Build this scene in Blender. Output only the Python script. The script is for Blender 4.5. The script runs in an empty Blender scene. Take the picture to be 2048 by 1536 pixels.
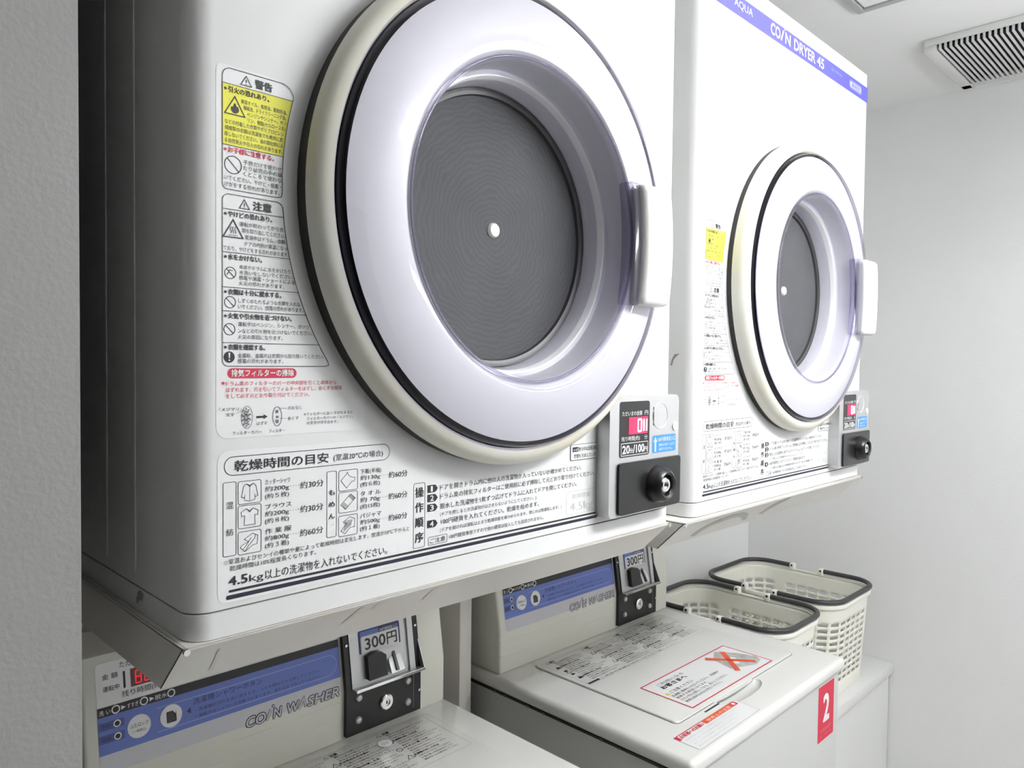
import bpy, bmesh, math, random
from mathutils import Vector, Matrix
random.seed(7)
S = bpy.context.scene
COL = S.collection
ZO = 0.98                       # floor level -> z = 0
PI = math.pi

# ---------------------------------------------------------------- camera
cd = bpy.data.cameras.new('camera'); cam = bpy.data.objects.new('camera', cd); COL.objects.link(cam)
cd.sensor_width = 36.0; cd.lens = 1500.8 / 2048 * 36.0; cd.clip_start = 0.02
yaw, pit, rol = math.radians(45.2006), math.radians(-1.765), math.radians(0.6662)
fwd = Vector((math.sin(yaw) * math.cos(pit), math.cos(yaw) * math.cos(pit), math.sin(pit)))
rgt = Vector((math.cos(yaw), -math.sin(yaw), 0)); up = rgt.cross(fwd)
r2 = math.cos(rol) * rgt + math.sin(rol) * up; u2 = -math.sin(rol) * rgt + math.cos(rol) * up
m = Matrix((r2, u2, -fwd)).transposed().to_4x4()
m.translation = (0.036, -0.5005, 0.3531 + ZO)
cam.matrix_world = m
S.camera = cam

# ---------------------------------------------------------------- world, lights, exposure
w = bpy.data.worlds.new('world'); S.world = w; w.use_nodes = True
w.node_tree.nodes['Background'].inputs[0].default_value = (0.8, 0.82, 0.85, 1)
w.node_tree.nodes['Background'].inputs[1].default_value = 0.0
S.view_settings.view_transform = 'Standard'; S.view_settings.look = 'None'
S.view_settings.exposure = 0.35; S.view_settings.gamma = 1.0; S.view_settings.use_curve_mapping = False
LAMP = dict(x=1.02, y=-0.62, lx=0.56, drop=0.26, strength=60.0)
FILL_LAMP = dict(x=1.74, y=-1.1, drop=0.3, strength=54.0)  # added unseen fill light that lifts the right wall and ceiling
S.cycles.max_bounces = 10; S.cycles.transparent_max_bounces = 16
S.cycles.caustics_reflective = False; S.cycles.caustics_refractive = False
S.cycles.use_denoising = True

# ---------------------------------------------------------------- materials
def nodes(name):
    mt = bpy.data.materials.new(name); mt.use_nodes = True
    return mt, mt.node_tree.nodes, mt.node_tree.links, mt.node_tree.nodes['Principled BSDF']

def mat(name, col, rough=0.45, metal=0.0, spec=0.5, vary=0.0, vscale=6.0, vcol=None, bump=0.0, bscale=200.0, coat=0.0):
    mt, N, L, P = nodes(name)
    P.inputs['Base Color'].default_value = (*col, 1); P.inputs['Roughness'].default_value = rough
    P.inputs['Metallic'].default_value = metal; P.inputs['Specular IOR Level'].default_value = spec
    P.inputs['Coat Weight'].default_value = coat
    if vary > 0:
        tc = N.new('ShaderNodeTexCoord'); nz = N.new('ShaderNodeTexNoise'); rp = N.new('ShaderNodeValToRGB')
        nz.inputs['Scale'].default_value = vscale; nz.inputs['Detail'].default_value = 4
        L.new(tc.outputs['Object'], nz.inputs['Vector']); L.new(nz.outputs['Fac'], rp.inputs[0])
        c2 = vcol or tuple(c * (1 - vary) for c in col)
        rp.color_ramp.elements[0].position = 0.35; rp.color_ramp.elements[1].position = 0.7
        rp.color_ramp.elements[0].color = (*col, 1); rp.color_ramp.elements[1].color = (*c2, 1)
        L.new(rp.outputs[0], P.inputs['Base Color'])
    if bump > 0:
        tc = N.new('ShaderNodeTexCoord'); nz = N.new('ShaderNodeTexNoise'); bp = N.new('ShaderNodeBump')
        nz.inputs['Scale'].default_value = bscale; nz.inputs['Detail'].default_value = 3
        bp.inputs['Strength'].default_value = bump; bp.inputs['Distance'].default_value = 0.002
        L.new(tc.outputs['Object'], nz.inputs['Vector']); L.new(nz.outputs['Fac'], bp.inputs['Height'])
        L.new(bp.outputs[0], P.inputs['Normal'])
    return mt

def emit(name, col, strength):
    mt, N, L, P = nodes(name)
    P.inputs['Base Color'].default_value = (*col, 1)
    P.inputs['Emission Color'].default_value = (*col, 1); P.inputs['Emission Strength'].default_value = strength
    return mt

def clear(name, tint, ior=1.45, rough=0.03, gl=1.0):
    mt, N, L, P = nodes(name); N.remove(P)
    out = N['Material Output']; tr = N.new('ShaderNodeBsdfTransparent'); g = N.new('ShaderNodeBsdfGlossy')
    lw = N.new('ShaderNodeLayerWeight'); pw = N.new('ShaderNodeMath'); pw.operation = 'POWER'; fr = N.new('ShaderNodeMapRange'); mx = N.new('ShaderNodeMixShader')
    tr.inputs[0].default_value = (*tint, 1); g.inputs['Roughness'].default_value = rough
    g.inputs['Color'].default_value = (gl, gl, gl, 1)
    lw.inputs['Blend'].default_value = 0.5; pw.inputs[1].default_value = 5.0; f0 = ((ior - 1) / (ior + 1)) ** 2
    fr.inputs['To Min'].default_value = f0; fr.inputs['To Max'].default_value = 0.9
    L.new(lw.outputs['Facing'], pw.inputs[0]); L.new(pw.outputs[0], fr.inputs['Value'])
    L.new(fr.outputs[0], mx.inputs[0]); L.new(tr.outputs[0], mx.inputs[1]); L.new(g.outputs[0], mx.inputs[2])
    L.new(mx.outputs[0], out.inputs['Surface'])
    return mt

def mesh_filter_mat():
    # fine woven lint mesh: darker grey with slightly distorted rings
    mt, N, L, P = nodes('lint_filter_mesh')
    tc = N.new('ShaderNodeTexCoord'); wv = N.new('ShaderNodeTexWave'); nz = N.new('ShaderNodeTexNoise'); rp = N.new('ShaderNodeValToRGB')
    mp = N.new('ShaderNodeMapping'); mp.inputs['Scale'].default_value = (1, 0.0, 1)
    wv.wave_type = 'RINGS'; wv.rings_direction = 'SPHERICAL'
    wv.inputs['Scale'].default_value = 62; wv.inputs['Distortion'].default_value = 14; wv.inputs['Detail'].default_value = 3
    wv.inputs['Detail Scale'].default_value = 0.55
    nz.inputs['Scale'].default_value = 14
    L.new(tc.outputs['Object'], mp.inputs['Vector']); L.new(mp.outputs[0], wv.inputs['Vector']); L.new(mp.outputs[0], nz.inputs['Vector'])
    mx = N.new('ShaderNodeMix'); mx.data_type = 'FLOAT'; mx.inputs[0].default_value = 0.72
    L.new(wv.outputs['Fac'], mx.inputs[2]); L.new(nz.outputs['Fac'], mx.inputs[3])
    L.new(mx.outputs[0], rp.inputs[0])
    rp.color_ramp.elements[0].color = (0.075, 0.075, 0.080, 1); rp.color_ramp.elements[1].color = (0.118, 0.118, 0.125, 1)
    L.new(rp.outputs[0], P.inputs['Base Color']); P.inputs['Roughness'].default_value = 0.85; P.inputs['Specular IOR Level'].default_value = 0.12
    return mt

WHITE = mat('white_enamel', (0.80, 0.80, 0.79), 0.32, vary=0.02, vscale=3)
CREAMW = mat('cream_washer_plastic', (0.78, 0.775, 0.71), 0.35, vary=0.06, vscale=5, vcol=(0.76, 0.745, 0.65))
BODYW = mat('grey_white_painted_steel', (0.62, 0.62, 0.60), 0.4)
TOPW = mat('glossy_washer_top', (0.78, 0.775, 0.74), 0.2, vary=0.03, vscale=5, coat=0.2)
RINGC = mat('cream_door_ring', (0.76, 0.75, 0.68), 0.3, vary=0.08, vscale=9, vcol=(0.70, 0.66, 0.54))
GASKET = mat('dark_rubber', (0.018, 0.018, 0.016), 0.5)
LINER = mat('lavender_grey_liner', (0.81, 0.806, 0.825), 0.35)
CLEAR = clear('clear_lavender_acrylic', (0.865, 0.858, 0.895), 1.45, 0.03)
LIPCLR = clear('lip_refraction_tint', (0.74, 0.73, 0.80), 1.4, 0.06)  # tint stands in for the dark refraction line around the lip
RIMCLR = clear('thick_violet_acrylic_edge', (0.45, 0.44, 0.62), 1.4, 0.06)
HANDC = clear('violet_acrylic_finger_cup', (0.76, 0.75, 0.82), 1.35, 0.08)
FILTER = mesh_filter_mat()
DRUM = mat('steel_drum', (0.30, 0.30, 0.32), 0.3, metal=0.7)
HANDLEW = mat('white_handle_plastic', (0.82, 0.82, 0.79), 0.3)
SILVER = mat('brushed_aluminium', (0.57, 0.57, 0.575), 0.4, metal=0.65, vary=0.03, vscale=40)
DISH = mat('satin_coin_dish', (0.85, 0.85, 0.85), 0.3, metal=0.35)
CHROME = mat('polished_chrome', (0.82, 0.82, 0.82), 0.12, metal=1.0)
BLACKP = mat('black_plastic', (0.012, 0.012, 0.012), 0.28)
BLACKM = mat('black_painted_steel', (0.008, 0.008, 0.008), 0.35)
DARKG = mat('dark_grey_plastic', (0.045, 0.044, 0.043), 0.4)
TRAY = mat('cream_painted_steel', (0.73, 0.72, 0.67), 0.32, vary=0.05, vscale=7, vcol=(0.70, 0.65, 0.60))
FILM = mat('white_label_film', (0.83, 0.83, 0.83), 0.3)
INK = mat('black_ink', (0.018, 0.018, 0.022), 0.5)
GREYINK = mat('faded_grey_ink', (0.62, 0.62, 0.62), 0.5)
MIDINK = mat('grey_ink', (0.16, 0.16, 0.18), 0.5)
REDINK = mat('red_ink', (0.62, 0.02, 0.06), 0.5)
ORANGEINK = mat('orange_red_ink', (0.75, 0.09, 0.03), 0.5)
YELLOW = mat('yellow_ink', (0.80, 0.76, 0.06), 0.5)
BLUEB = mat('blue_band_ink', (0.15, 0.14, 0.70), 0.35)
BLUEW = mat('washer_blue_ink', (0.13, 0.19, 0.55), 0.4)
BLUES = mat('sky_blue_ink', (0.05, 0.27, 0.68), 0.4)
LILAC = mat('pale_lilac_film', (0.60, 0.60, 0.64), 0.35)
PALEBLUE = mat('pale_blue_line_ink', (0.35, 0.42, 0.75), 0.4)
INKN = mat('blue_black_ink', (0.012, 0.011, 0.03), 0.4)
NAVY = mat('navy_ink', (0.02, 0.03, 0.14), 0.4)
WHITEINK = mat('white_ink', (0.85, 0.85, 0.85), 0.4)
CREAMINK = mat('cream_ink', (0.88, 0.85, 0.70), 0.4)
LEDBG = emit('red_lit_display', (0.85, 0.01, 0.06), 1.3)
LEDON = emit('bright_red_segments', (1.0, 0.55, 0.6), 5.0)
LEDDARK = mat('dark_red_display', (0.10, 0.008, 0.012), 0.2)
LEDDIM = emit('dim_red_segments', (0.9, 0.02, 0.03), 0.35)
PHOTOG = mat('grey_picture_print', (0.36, 0.36, 0.34), 0.4, vary=0.5, vscale=60, vcol=(0.6, 0.6, 0.57))
BASKET = mat('ivory_basket_plastic', (0.86, 0.845, 0.76), 0.4)
WALLM = mat('white_wallpaper', (0.86, 0.86, 0.855), 0.7, bump=0.35, bscale=260)
WALLP = mat('shaded_white_wallpaper', (0.33, 0.33, 0.318), 0.6, bump=0.22, bscale=260)  # wallpaper colour darkened to stand for shade on the left wall
DARKM = mat('dark_unseen_wall', (0.16, 0.13, 0.10), 0.6, vary=0.2)  # dark colour chosen to cut bounce light on the left side
CEILM = mat('ceiling_plasterboard', (0.90, 0.90, 0.89), 0.8, bump=0.25, bscale=120)
FLOORM = mat('pale_vinyl_floor', (0.74, 0.73, 0.71), 0.5, vary=0.1, vscale=10)
VENTW = mat('white_vent_plastic', (0.74, 0.74, 0.72), 0.35)
DEEP = mat('vent_shade_black', (0.008, 0.008, 0.02), 0.8)  # near-black colour stands in for the shade inside the vent
HATCHF = mat('grey_aluminium_frame', (0.50, 0.50, 0.52), 0.4, metal=0.4)
NAVYB = mat('dark_blue_ink', (0.07, 0.10, 0.32), 0.4)
SHELFW = mat('white_melamine', (0.78, 0.78, 0.76), 0.35)
TUBE = emit('twin_tube_glow', (0.965, 0.985, 1.0), LAMP['strength'])
CHIP = mat('worn_paint_chip', (0.30, 0.29, 0.27), 0.6)
RUST = mat('rusty_speck', (0.12, 0.11, 0.07), 0.8)

# ---------------------------------------------------------------- mesh helpers
ORG = (0, 0, 0)
class MB:
    """collects shapes into one mesh with several materials"""
    def __init__(s): s.v = []; s.f = []; s.mi = []; s.mats = []
    def mid(s, m):
        if m not in s.mats: s.mats.append(m)
        return s.mats.index(m)
    def add(s, vs, fs, m):
        b = len(s.v); s.v += [tuple(x) for x in vs]; k = s.mid(m)
        for f in fs: s.f.append(tuple(b + i for i in f)); s.mi.append(k)
    def bm(s, bm, m):
        bm.verts.ensure_lookup_table()
        s.add([v.co[:] for v in bm.verts], [[v.index for v in f.verts] for f in bm.faces], m); bm.free()
    def rbox(s, x0, x1, y0, y1, z0, z1, r, m, seg=3, which='all'):
        bm = bmesh.new(); bmesh.ops.create_cube(bm, size=1)
        for v in bm.verts:
            v.co = ((x0 + x1) / 2 + v.co.x * (x1 - x0), (y0 + y1) / 2 + v.co.y * (y1 - y0), (z0 + z1) / 2 + v.co.z * (z1 - z0))
        if r > 0:
            def ok(e):
                d = (e.verts[0].co - e.verts[1].co); a = max(range(3), key=lambda i: abs(d[i]))
                mid_ = (e.verts[0].co + e.verts[1].co) / 2
                if which == 'all': return True
                if which == 'front': return mid_.y < (y0 + y1) / 2 + 1e-6
                if which == 'top': return mid_.z > (z0 + z1) / 2 - 1e-6
                return 'xyz'[a] == which
            bmesh.ops.bevel(bm, geom=[e for e in bm.edges if ok(e)], offset=r, segments=seg, profile=0.5, affect='EDGES')
        bm.verts.index_update(); s.bm(bm, m)
    def lathe(s, prof, cx, cz, m, n=96, a0=0, a1=2 * PI, capb=False):
        """profile (r, y) revolved about the y axis through (cx, cz)"""
        full = abs(a1 - a0 - 2 * PI) < 1e-6; k = n if full else n + 1
        vs = []; fs = []
        for i in range(k):
            a = a0 + (a1 - a0) * i / n
            for r, y in prof: vs.append((cx + r * math.cos(a), y, cz + r * math.sin(a)))
        P = len(prof)
        for i in range(n):
            j = (i + 1) % k
            for q in range(P - 1): fs.append((i * P + q, i * P + q + 1, j * P + q + 1, j * P + q))
        if capb: fs.append(tuple(i * P + P - 1 for i in range(k)))
        s.add(vs, fs, m)
    def prism(s, poly, fn0, fn1, m):
        """closed polygon (list of 2d points) between two mappings"""
        n = len(poly); vs = [fn0(*p) for p in poly] + [fn1(*p) for p in poly]
        fs = [tuple(range(n)), tuple(range(2 * n - 1, n - 1, -1))] + [(i, i + n, (i + 1) % n + n, (i + 1) % n) for i in range(n)]
        s.add(vs, fs, m)
    def tube(s, pts, r, m, n=10, caps=True):
        pts = [Vector(p) for p in pts]; vs = []; fs = []; N = None
        for i, p in enumerate(pts):
            t = (pts[min(i + 1, len(pts) - 1)] - pts[max(i - 1, 0)]).normalized()
            if N is None:
                N = t.orthogonal().normalized()
            N = (N - t * N.dot(t)).normalized(); B = t.cross(N)
            for k in range(n):
                a = 2 * PI * k / n; vs.append(p + r * (math.cos(a) * N + math.sin(a) * B))
        for i in range(len(pts) - 1):
            for k in range(n): fs.append((i * n + k, i * n + (k + 1) % n, (i + 1) * n + (k + 1) % n, (i + 1) * n + k))
        if caps: fs += [tuple(range(n - 1, -1, -1)), tuple(range((len(pts) - 1) * n, len(pts) * n))]
        s.add(vs, fs, m)
    def build(s, name, parent=None, org=None, smooth=35, fix=True):
        org = (ORG if parent is not None else (0, 0, 0)) if org is None else org
        me = bpy.data.meshes.new(name)
        me.from_pydata([(a - org[0], b - org[1], c - org[2]) for a, b, c in s.v], [], s.f)
        for m_ in s.mats: me.materials.append(m_)
        me.polygons.foreach_set('material_index', s.mi)
        if fix:
            bm = bmesh.new(); bm.from_mesh(me); bmesh.ops.recalc_face_normals(bm, faces=bm.faces); bm.to_mesh(me); bm.free()
        if smooth:
            me.shade_smooth(); me.set_sharp_from_angle(angle=math.radians(smooth))
        me.update()
        o = bpy.data.objects.new(name, me); COL.objects.link(o)
        if parent is not None: o.parent = parent
        return o

def thing(name, label, cat, loc, group=None):
    o = bpy.data.objects.new(name, None); COL.objects.link(o); o.empty_display_size = 0.05
    o.location = loc; o['label'] = label; o['category'] = cat
    if group: o['group'] = group
    return o
def tag(o, label, cat, group=None):
    o['label'] = label; o['category'] = cat
    if group: o['group'] = group
    return o
def struct(o): o['kind'] = 'structure'; return o
def copy_tree(o, parent=None):
    c = o.copy(); COL.objects.link(c); c.parent = parent
    for ch in [x for x in KIDS.get(o.name, [])]: copy_tree(ch, c)
    return c
KIDS = {}
def index_children():
    KIDS.clear()
    for o in COL.objects:
        if o.parent: KIDS.setdefault(o.parent.name, []).append(o)

# ---------------------------------------------------------------- printing: flat ink shapes on a plane
GLY = {}
def glyphs(txt, bold, shear):
    k = (txt, bold, shear)
    if k not in GLY:
        c = bpy.data.curves.new('t', 'FONT'); c.body = txt; c.size = 1; c.resolution_u = 3; c.offset = bold; c.shear = shear
        o = bpy.data.objects.new('t', c); COL.objects.link(o)
        bpy.context.view_layer.update()
        me = bpy.data.meshes.new_from_object(o.evaluated_get(bpy.context.evaluated_depsgraph_get()))
        vs = [v.co[:2] for v in me.vertices]; fs = [tuple(p.vertices) for p in me.polygons]
        bpy.data.objects.remove(o); bpy.data.curves.remove(c); bpy.data.meshes.remove(me)
        xs = [v[0] for v in vs]
        GLY[k] = (vs, fs, min(xs), max(xs))
    return GLY[k]

class Ink:
    """flat print; fn(u, v, layer) maps millimetres on the sheet to 3-D"""
    def __init__(s, fn): s.fn = fn; s.mb = MB()
    def faces(s, pts, fs, m, lay): s.mb.add([s.fn(u, v, lay) for u, v in pts], fs, m)
    def poly(s, pts, m, lay=1): s.faces(pts, [tuple(range(len(pts)))], m, lay)
    def rect(s, u0, v0, u1, v1, m, lay=1): s.poly([(u0, v0), (u1, v0), (u1, v1), (u0, v1)], m, lay)
    @staticmethod
    def rr(u0, v0, u1, v1, r, n=6):
        rs = r if isinstance(r, (tuple, list)) else (r,) * 4     # bl br tr tl
        out = []
        for (cx, cy, a, q) in ((u0 + rs[0], v0 + rs[0], 180, rs[0]), (u1 - rs[1], v0 + rs[1], 270, rs[1]), (u1 - rs[2], v1 - rs[2], 0, rs[2]), (u0 + rs[3], v1 - rs[3], 90, rs[3])):
            for i in range(n + 1):
                t = math.radians(a + 90 * i / n); out.append((cx + q * math.cos(t), cy + q * math.sin(t)))
        return out
    def stroke(s, pts, wd, m, lay=2, closed=False):
        n = len(pts); h = wd / 2; vs = []
        for i, p in enumerate(pts):
            a = pts[i - 1] if (i > 0 or closed) else p; b = pts[(i + 1) % n] if (i < n - 1 or closed) else p
            d1 = Vector((p[0] - a[0], p[1] - a[1])); d2 = Vector((b[0] - p[0], b[1] - p[1]))
            if d1.length < 1e-9: d1 = d2
            if d2.length < 1e-9: d2 = d1
            if d1.length < 1e-9: d1 = d2 = Vector((1, 0))
            d1.normalize(); d2.normalize()
            nn = Vector((-d1.y - d2.y, d1.x + d2.x))
            nn = Vector((-d1.y, d1.x)) if nn.length < 1e-6 else nn.normalized()
            k = h / max(0.45, nn.dot(Vector((-d1.y, d1.x))))
            vs += [(p[0] + nn.x * k, p[1] + nn.y * k), (p[0] - nn.x * k, p[1] - nn.y * k)]
        fs = [(2 * i, 2 * i + 1, (2 * i + 3) % (2 * n), (2 * i + 2) % (2 * n)) for i in range(n if closed else n - 1)]
        s.faces(vs, fs, m, lay)
    def line(s, a, b, wd, m, lay=2): s.stroke([a, b], wd, m, lay)
    def circ(s, cu, cv, r, n=32, ru=None): return [(cu + (ru or r) * math.cos(2 * PI * i / n), cv + r * math.sin(2 * PI * i / n)) for i in range(n)]
    def disc(s, cu, cv, r, m, lay=2, ru=None): s.poly(s.circ(cu, cv, r, ru=ru), m, lay)
    def ring(s, cu, cv, r, wd, m, lay=2, ru=None): s.stroke(s.circ(cu, cv, r, ru=ru), wd, m, lay, True)
    def text(s, t, u0, v, u1, h, m=None, lay=3, bold=0.0, cjk=True, shear=0.0):
        vs, fs, a, b = glyphs(t, 0.0, shear)
        k = (u1 - u0) / (b - a); ky = h / (0.92 if cjk else 0.70); off = 0.08 if cjk else 0.0
        d = bold * ky; ring = [(0, 0)] if d <= 0 else [(math.cos(PI * i / 4) * d, math.sin(PI * i / 4) * d) for i in range(8)]
        for q, (dx, dy) in enumerate(ring):
            s.faces([(u0 + (x - a) * k + dx, v + (y + off) * ky + dy) for x, y in vs], fs, m or INK, lay + q * .1)
    def prohibit(s, cu, cv, r, wd):
        s.ring(cu, cv, r, wd, INK); c = r * 0.7
        s.line((cu - c, cv + c), (cu + c, cv - c), wd, INK)
    def build(s, name, parent, org=None):
        o = s.mb.build(name, parent, org, smooth=0, fix=False)
        me = o.data; bm = bmesh.new(); bm.from_mesh(me)
        ref = (Vector(s.fn(0, 0, 5)) - Vector(s.fn(0, 0, 0)))
        for f in bm.faces:
            if f.normal.dot(ref) < 0: f.normal_flip()
        bm.to_mesh(me); bm.free(); return o

# ================================================================ THE SETTING
YB, XR, ZC, YF, XL = 0.565, 2.1196, 1.0235 + ZO, -1.75, -2.4
def plain(name, x0, x1, y0, y1, z0, z1, m):
    b = MB(); b.rbox(x0, x1, y0, y1, z0, z1, 0, m); return struct(b.build(name, smooth=0))
YH = -4.0
plain('floor', XL - .1, XR + .1, YH - .1, YB + .1, -0.1, 0, FLOORM)
plain('ceiling', XL - .1, XR + .1, YH - .1, YB + .1, ZC, ZC + 0.1, CEILM)
plain('wall_back', XL - .1, XR + .1, YB, YB + .1, 0, ZC, WALLM)
plain('wall_right', XR, XR + .1, YH - .1, YB, 0, ZC, WALLM)
plain('wall_front', 0.55, XR, YF - .1, YF, 0, ZC, WALLM)  # stops short so less light bounces to the left side
plain('wall_added_dark', XL - .1, XR, YH - .1, YH, 0, ZC, DARKM)  # unseen wall, added far back so the left stays dim
plain('wall_far_left', XL - .1, XL, YH, YB, 0, ZC, DARKM)  # unseen wall, set far off and dark to dim the left
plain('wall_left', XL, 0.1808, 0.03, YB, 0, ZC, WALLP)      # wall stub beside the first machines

# ================================================================ COIN DRYER
CX, CZ = 0.5344, 0.4775
DO = (0.526, 0.27, 0.1605)                                   # dryer origin (base centre)
ORG = DO
DRY_GROUP = 'wall row of coin dryers'
dryer = thing('coin_dryer', 'white coin dryer nearest the camera, its grey mesh door filling the upper picture', 'dryer', (DO[0], DO[1], DO[2] + ZO), DRY_GROUP)
X0, X1, ZS, ZT, YR = 0.2375, 0.8165, 0.1790, 0.884, 0.545
b = MB(); b.rbox(X0, X1, 0.0, YR, ZS + .0006, ZT, 0.016, WHITE, 5, 'z')
cabo = b.build('cabinet', dryer)
def carve(o, cut):
    md = o.modifiers.new('carve', 'BOOLEAN'); md.operation = 'DIFFERENCE'; md.object = cut; md.solver = 'EXACT'
    bpy.context.view_layer.update()
    nm = bpy.data.meshes.new_from_object(o.evaluated_get(bpy.context.evaluated_depsgraph_get()))
    o.modifiers.clear(); o.data = nm; bpy.data.objects.remove(cut)
    nm.shade_smooth(); nm.set_sharp_from_angle(angle=math.radians(40))
b = MB(); b.lathe([(.0, -.03), (.190, -.03), (.190, .05), (.0, .05)], CX, CZ, LINER, 96)
ct = b.build('cut', dryer); carve(cabo, ct)
b = MB(); b.rbox(X0 - .0002, X1 + .0002, -0.0004, YR, 0.1605, ZS - .0006, 0.016, WHITE, 5, 'z')
b.rbox(X0 + .004, X1 - .004, .004, YR - .01, ZS - .002, ZS + .002, 0.012, GASKET, 3, 'z')
b.build('base_skirt', dryer)
for k in (0.10, 0.165):
    b = MB(); b.rbox(X0 - .0008, X0 + .002, k, k + .004, ZS + .01, ZT - .01, .0007, WHITE, 2); b.build('side_rib', dryer)
# door: dark gap, cream ring, clear bowl window, lint filter
b = MB(); b.lathe([(0.180, -.0005), (0.2194, -.0005), (0.2194, -.014), (0.180, -.014)], CX, CZ, GASKET, 128); b.build('door_gasket', dryer)
b = MB()
prof = [(0.1985, -.012), (0.2180, -.012), (0.2198, -.0130), (0.2200, -.0155), (0.2185, -.0205), (0.2150, -.0250), (0.2105, -.0278), (0.2062, -.0285), (0.2040, -.026), (0.2035, -.012)]
prof_ring = prof; b.lathe(prof, CX, CZ, RINGC, 128); b.build('door_ring', dryer)
b = MB(); b.lathe([(0.1975, -.0115), (0.1975, -.0305), (0.1965, -.0308)], CX, CZ, GASKET, 128); b.build('rim_dark_band', dryer)  # dark band added so the clear rim looks dark edge-on
liner = [(0.1975, -.0310), (0.187, -.0338), (0.172, -.0362), (0.158, -.0372), (0.1480, -.0366), (0.1445, -.0335), (0.1425, -.0270), (0.1400, -.0090), (0.1392, -.0075), (0.1345, -.0062), (0.1335, -.0045), (0.1310, .0185), (0.1298, .0265)]
b = MB(); b.lathe(liner, CX, CZ, LINER, 128); b.build('door_liner', dryer)
win = [(0.2010, -.0340), (0.1985, -.0362), (0.188, -.0392), (0.175, -.0420), (0.162, -.0432), (0.152, -.0428), (0.1455, -.0405), (0.1415, -.0365), (0.1400, -.030), (0.137, -.012), (0.132, .004), (0.1275, .0185)]
b = MB(); b.lathe(win, CX, CZ, CLEAR, 128)
win_o = b.build('door_window', dryer)
b = MB(); b.lathe([(0.2009, -.0341), (0.2024, -.0315), (0.2030, -.0285), (0.2030, -.0125)], CX, CZ, RIMCLR, 128); b.build('window_edge', win_o)
b = MB(); b.lathe([(0.1432 + .0015 * math.cos(a * PI / 6), -.0362 + .0015 * math.sin(a * PI / 6)) for a in range(13)], CX, CZ, LIPCLR, 128); b.build('lip_refraction_line', win_o)  # tinted ring added to draw the lip's refraction line
b = MB(); b.lathe([(0.1300, .0180), (0.1245, .0195), (0.1235, .0235), (0.124, .0265), (0.1310, .0265)], CX, CZ, DARKG, 96); b.build('filter_frame', dryer)
b = MB(); b.lathe([(0.0001, .0225), (0.06, .0226), (0.1246, .0230)], CX, CZ, FILTER, 96); fd = b.build('lint_filter', dryer, (CX, 0, CZ))
fd.location = (CX - DO[0], -DO[1], CZ - DO[2])
b = MB(); b.lathe([(0.0001, .0192), (0.0058, .0193), (0.0070, .0208), (0.0072, .0225)], CX, CZ, HANDLEW, 24); b.build('filter_knob', fd, (CX, 0, CZ))
# handle: a slightly bowed upright block on the right of the door
def bow_block(bld, xa, xb, hz, sag, y0, y1, m, bev, zc=0.4740, n=14):
    bm = bmesh.new(); rows = []
    for i in range(n + 1):
        q = -1 + 2 * i / n; dx = sag * (1 - q * q)
        rows.append([bm.verts.new((x + dx, y, zc + q * hz)) for x, y in ((xa, y1), (xa, y0), (xb, y0), (xb, y1))])
    for i in range(n):
        for k in range(4): bm.faces.new((rows[i][k], rows[i][(k + 1) % 4], rows[i + 1][(k + 1) % 4], rows[i + 1][k]))
    bm.faces.new(rows[0]); bm.faces.new(rows[-1][::-1])
    bmesh.ops.recalc_face_normals(bm, faces=bm.faces)
    es = [e for e in bm.edges if len(e.link_faces) == 2 and e.calc_face_angle() > 0.7]
    bmesh.ops.bevel(bm, geom=es, offset=bev, segments=4, profile=0.5, affect='EDGES')
    bm.verts.index_update(); bld.bm(bm, m)
b = MB(); bow_block(b, .6730, .7240, .0620, .006, -.0555, -.024, HANDLEW, .0075); hd = b.build('door_handle', dryer)
b = MB(); bow_block(b, .6600, .6780, .0625, .006, -.0475, -.030, HANDC, .003); b.build('finger_cup', hd)

# coin panel
b = MB(); b.rbox(0.6690, 0.8015, -.0180, 0.0, 0.1860, 0.3160, 0.007, SILVER, 4, 'y'); cp = b.build('coin_panel', dryer)
FN = lambda y: (lambda u, v, l: (u / 1000, y - 0.00018 * l, v / 1000))
k = Ink(FN(-.0180))
k.poly(k.rr(685.6, 250.0, 741.6, 310.5, 3.5), BLACKP, 1)
k.text('ただいまの金額', 690, 294.8, 726.5, 5.2, WHITEINK); k.text('円', 731.5, 294.8, 738, 5.4, WHITEINK)
k.text('残り時間(約)', 689, 267.6, 723, 5.0, WHITEINK); k.text('分', 731.5, 267.6, 737.5, 5.2, WHITEINK)
k.stroke(k.rr(689.0, 251.9, 738.6, 265.2, .8), .7, WHITEINK, 2, True)
k.text('20', 691, 254.2, 704, 8.6, WHITEINK, bold=.03, cjk=False); k.text('分', 704.5, 254.2, 710, 5.5, WHITEINK, bold=.02)
k.text('/100', 710.5, 254.2, 731, 8.6, WHITEINK, bold=.03, cjk=False); k.text('円', 731.4, 254.2, 737, 5.5, WHITEINK, bold=.02)
k.build('price_display', cp)
k = Ink(FN(-.0184)); k.rect(702.2, 274.7, 737.2, 293.1, LEDBG, 1)
def seg7(kk, u, v, wd, h, segs, m, t=1.9, lay=2):
    P = {'a': ((u, v + h), (u + wd, v + h)), 'g': ((u, v + h / 2), (u + wd, v + h / 2)), 'd': ((u, v), (u + wd, v)),
         'f': ((u, v + h / 2), (u, v + h)), 'b': ((u + wd, v + h / 2), (u + wd, v + h)), 'e': ((u, v), (u, v + h / 2)), 'c': ((u + wd, v), (u + wd, v + h / 2))}
    for s_ in segs: kk.line(*P[s_], t, m, lay)
seg7(k, 719, 277.2, 6.2, 13, 'abcdef', LEDON); seg7(k, 730, 277.2, 5.2, 13, 'bcef', LEDON, 2.2)
k.build('red_display', cp)
k = Ink(FN(-.0180)); k.poly(k.rr(747.6, 250.4, 795.6, 270.4, 2.5), BLUES, 1)
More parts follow.
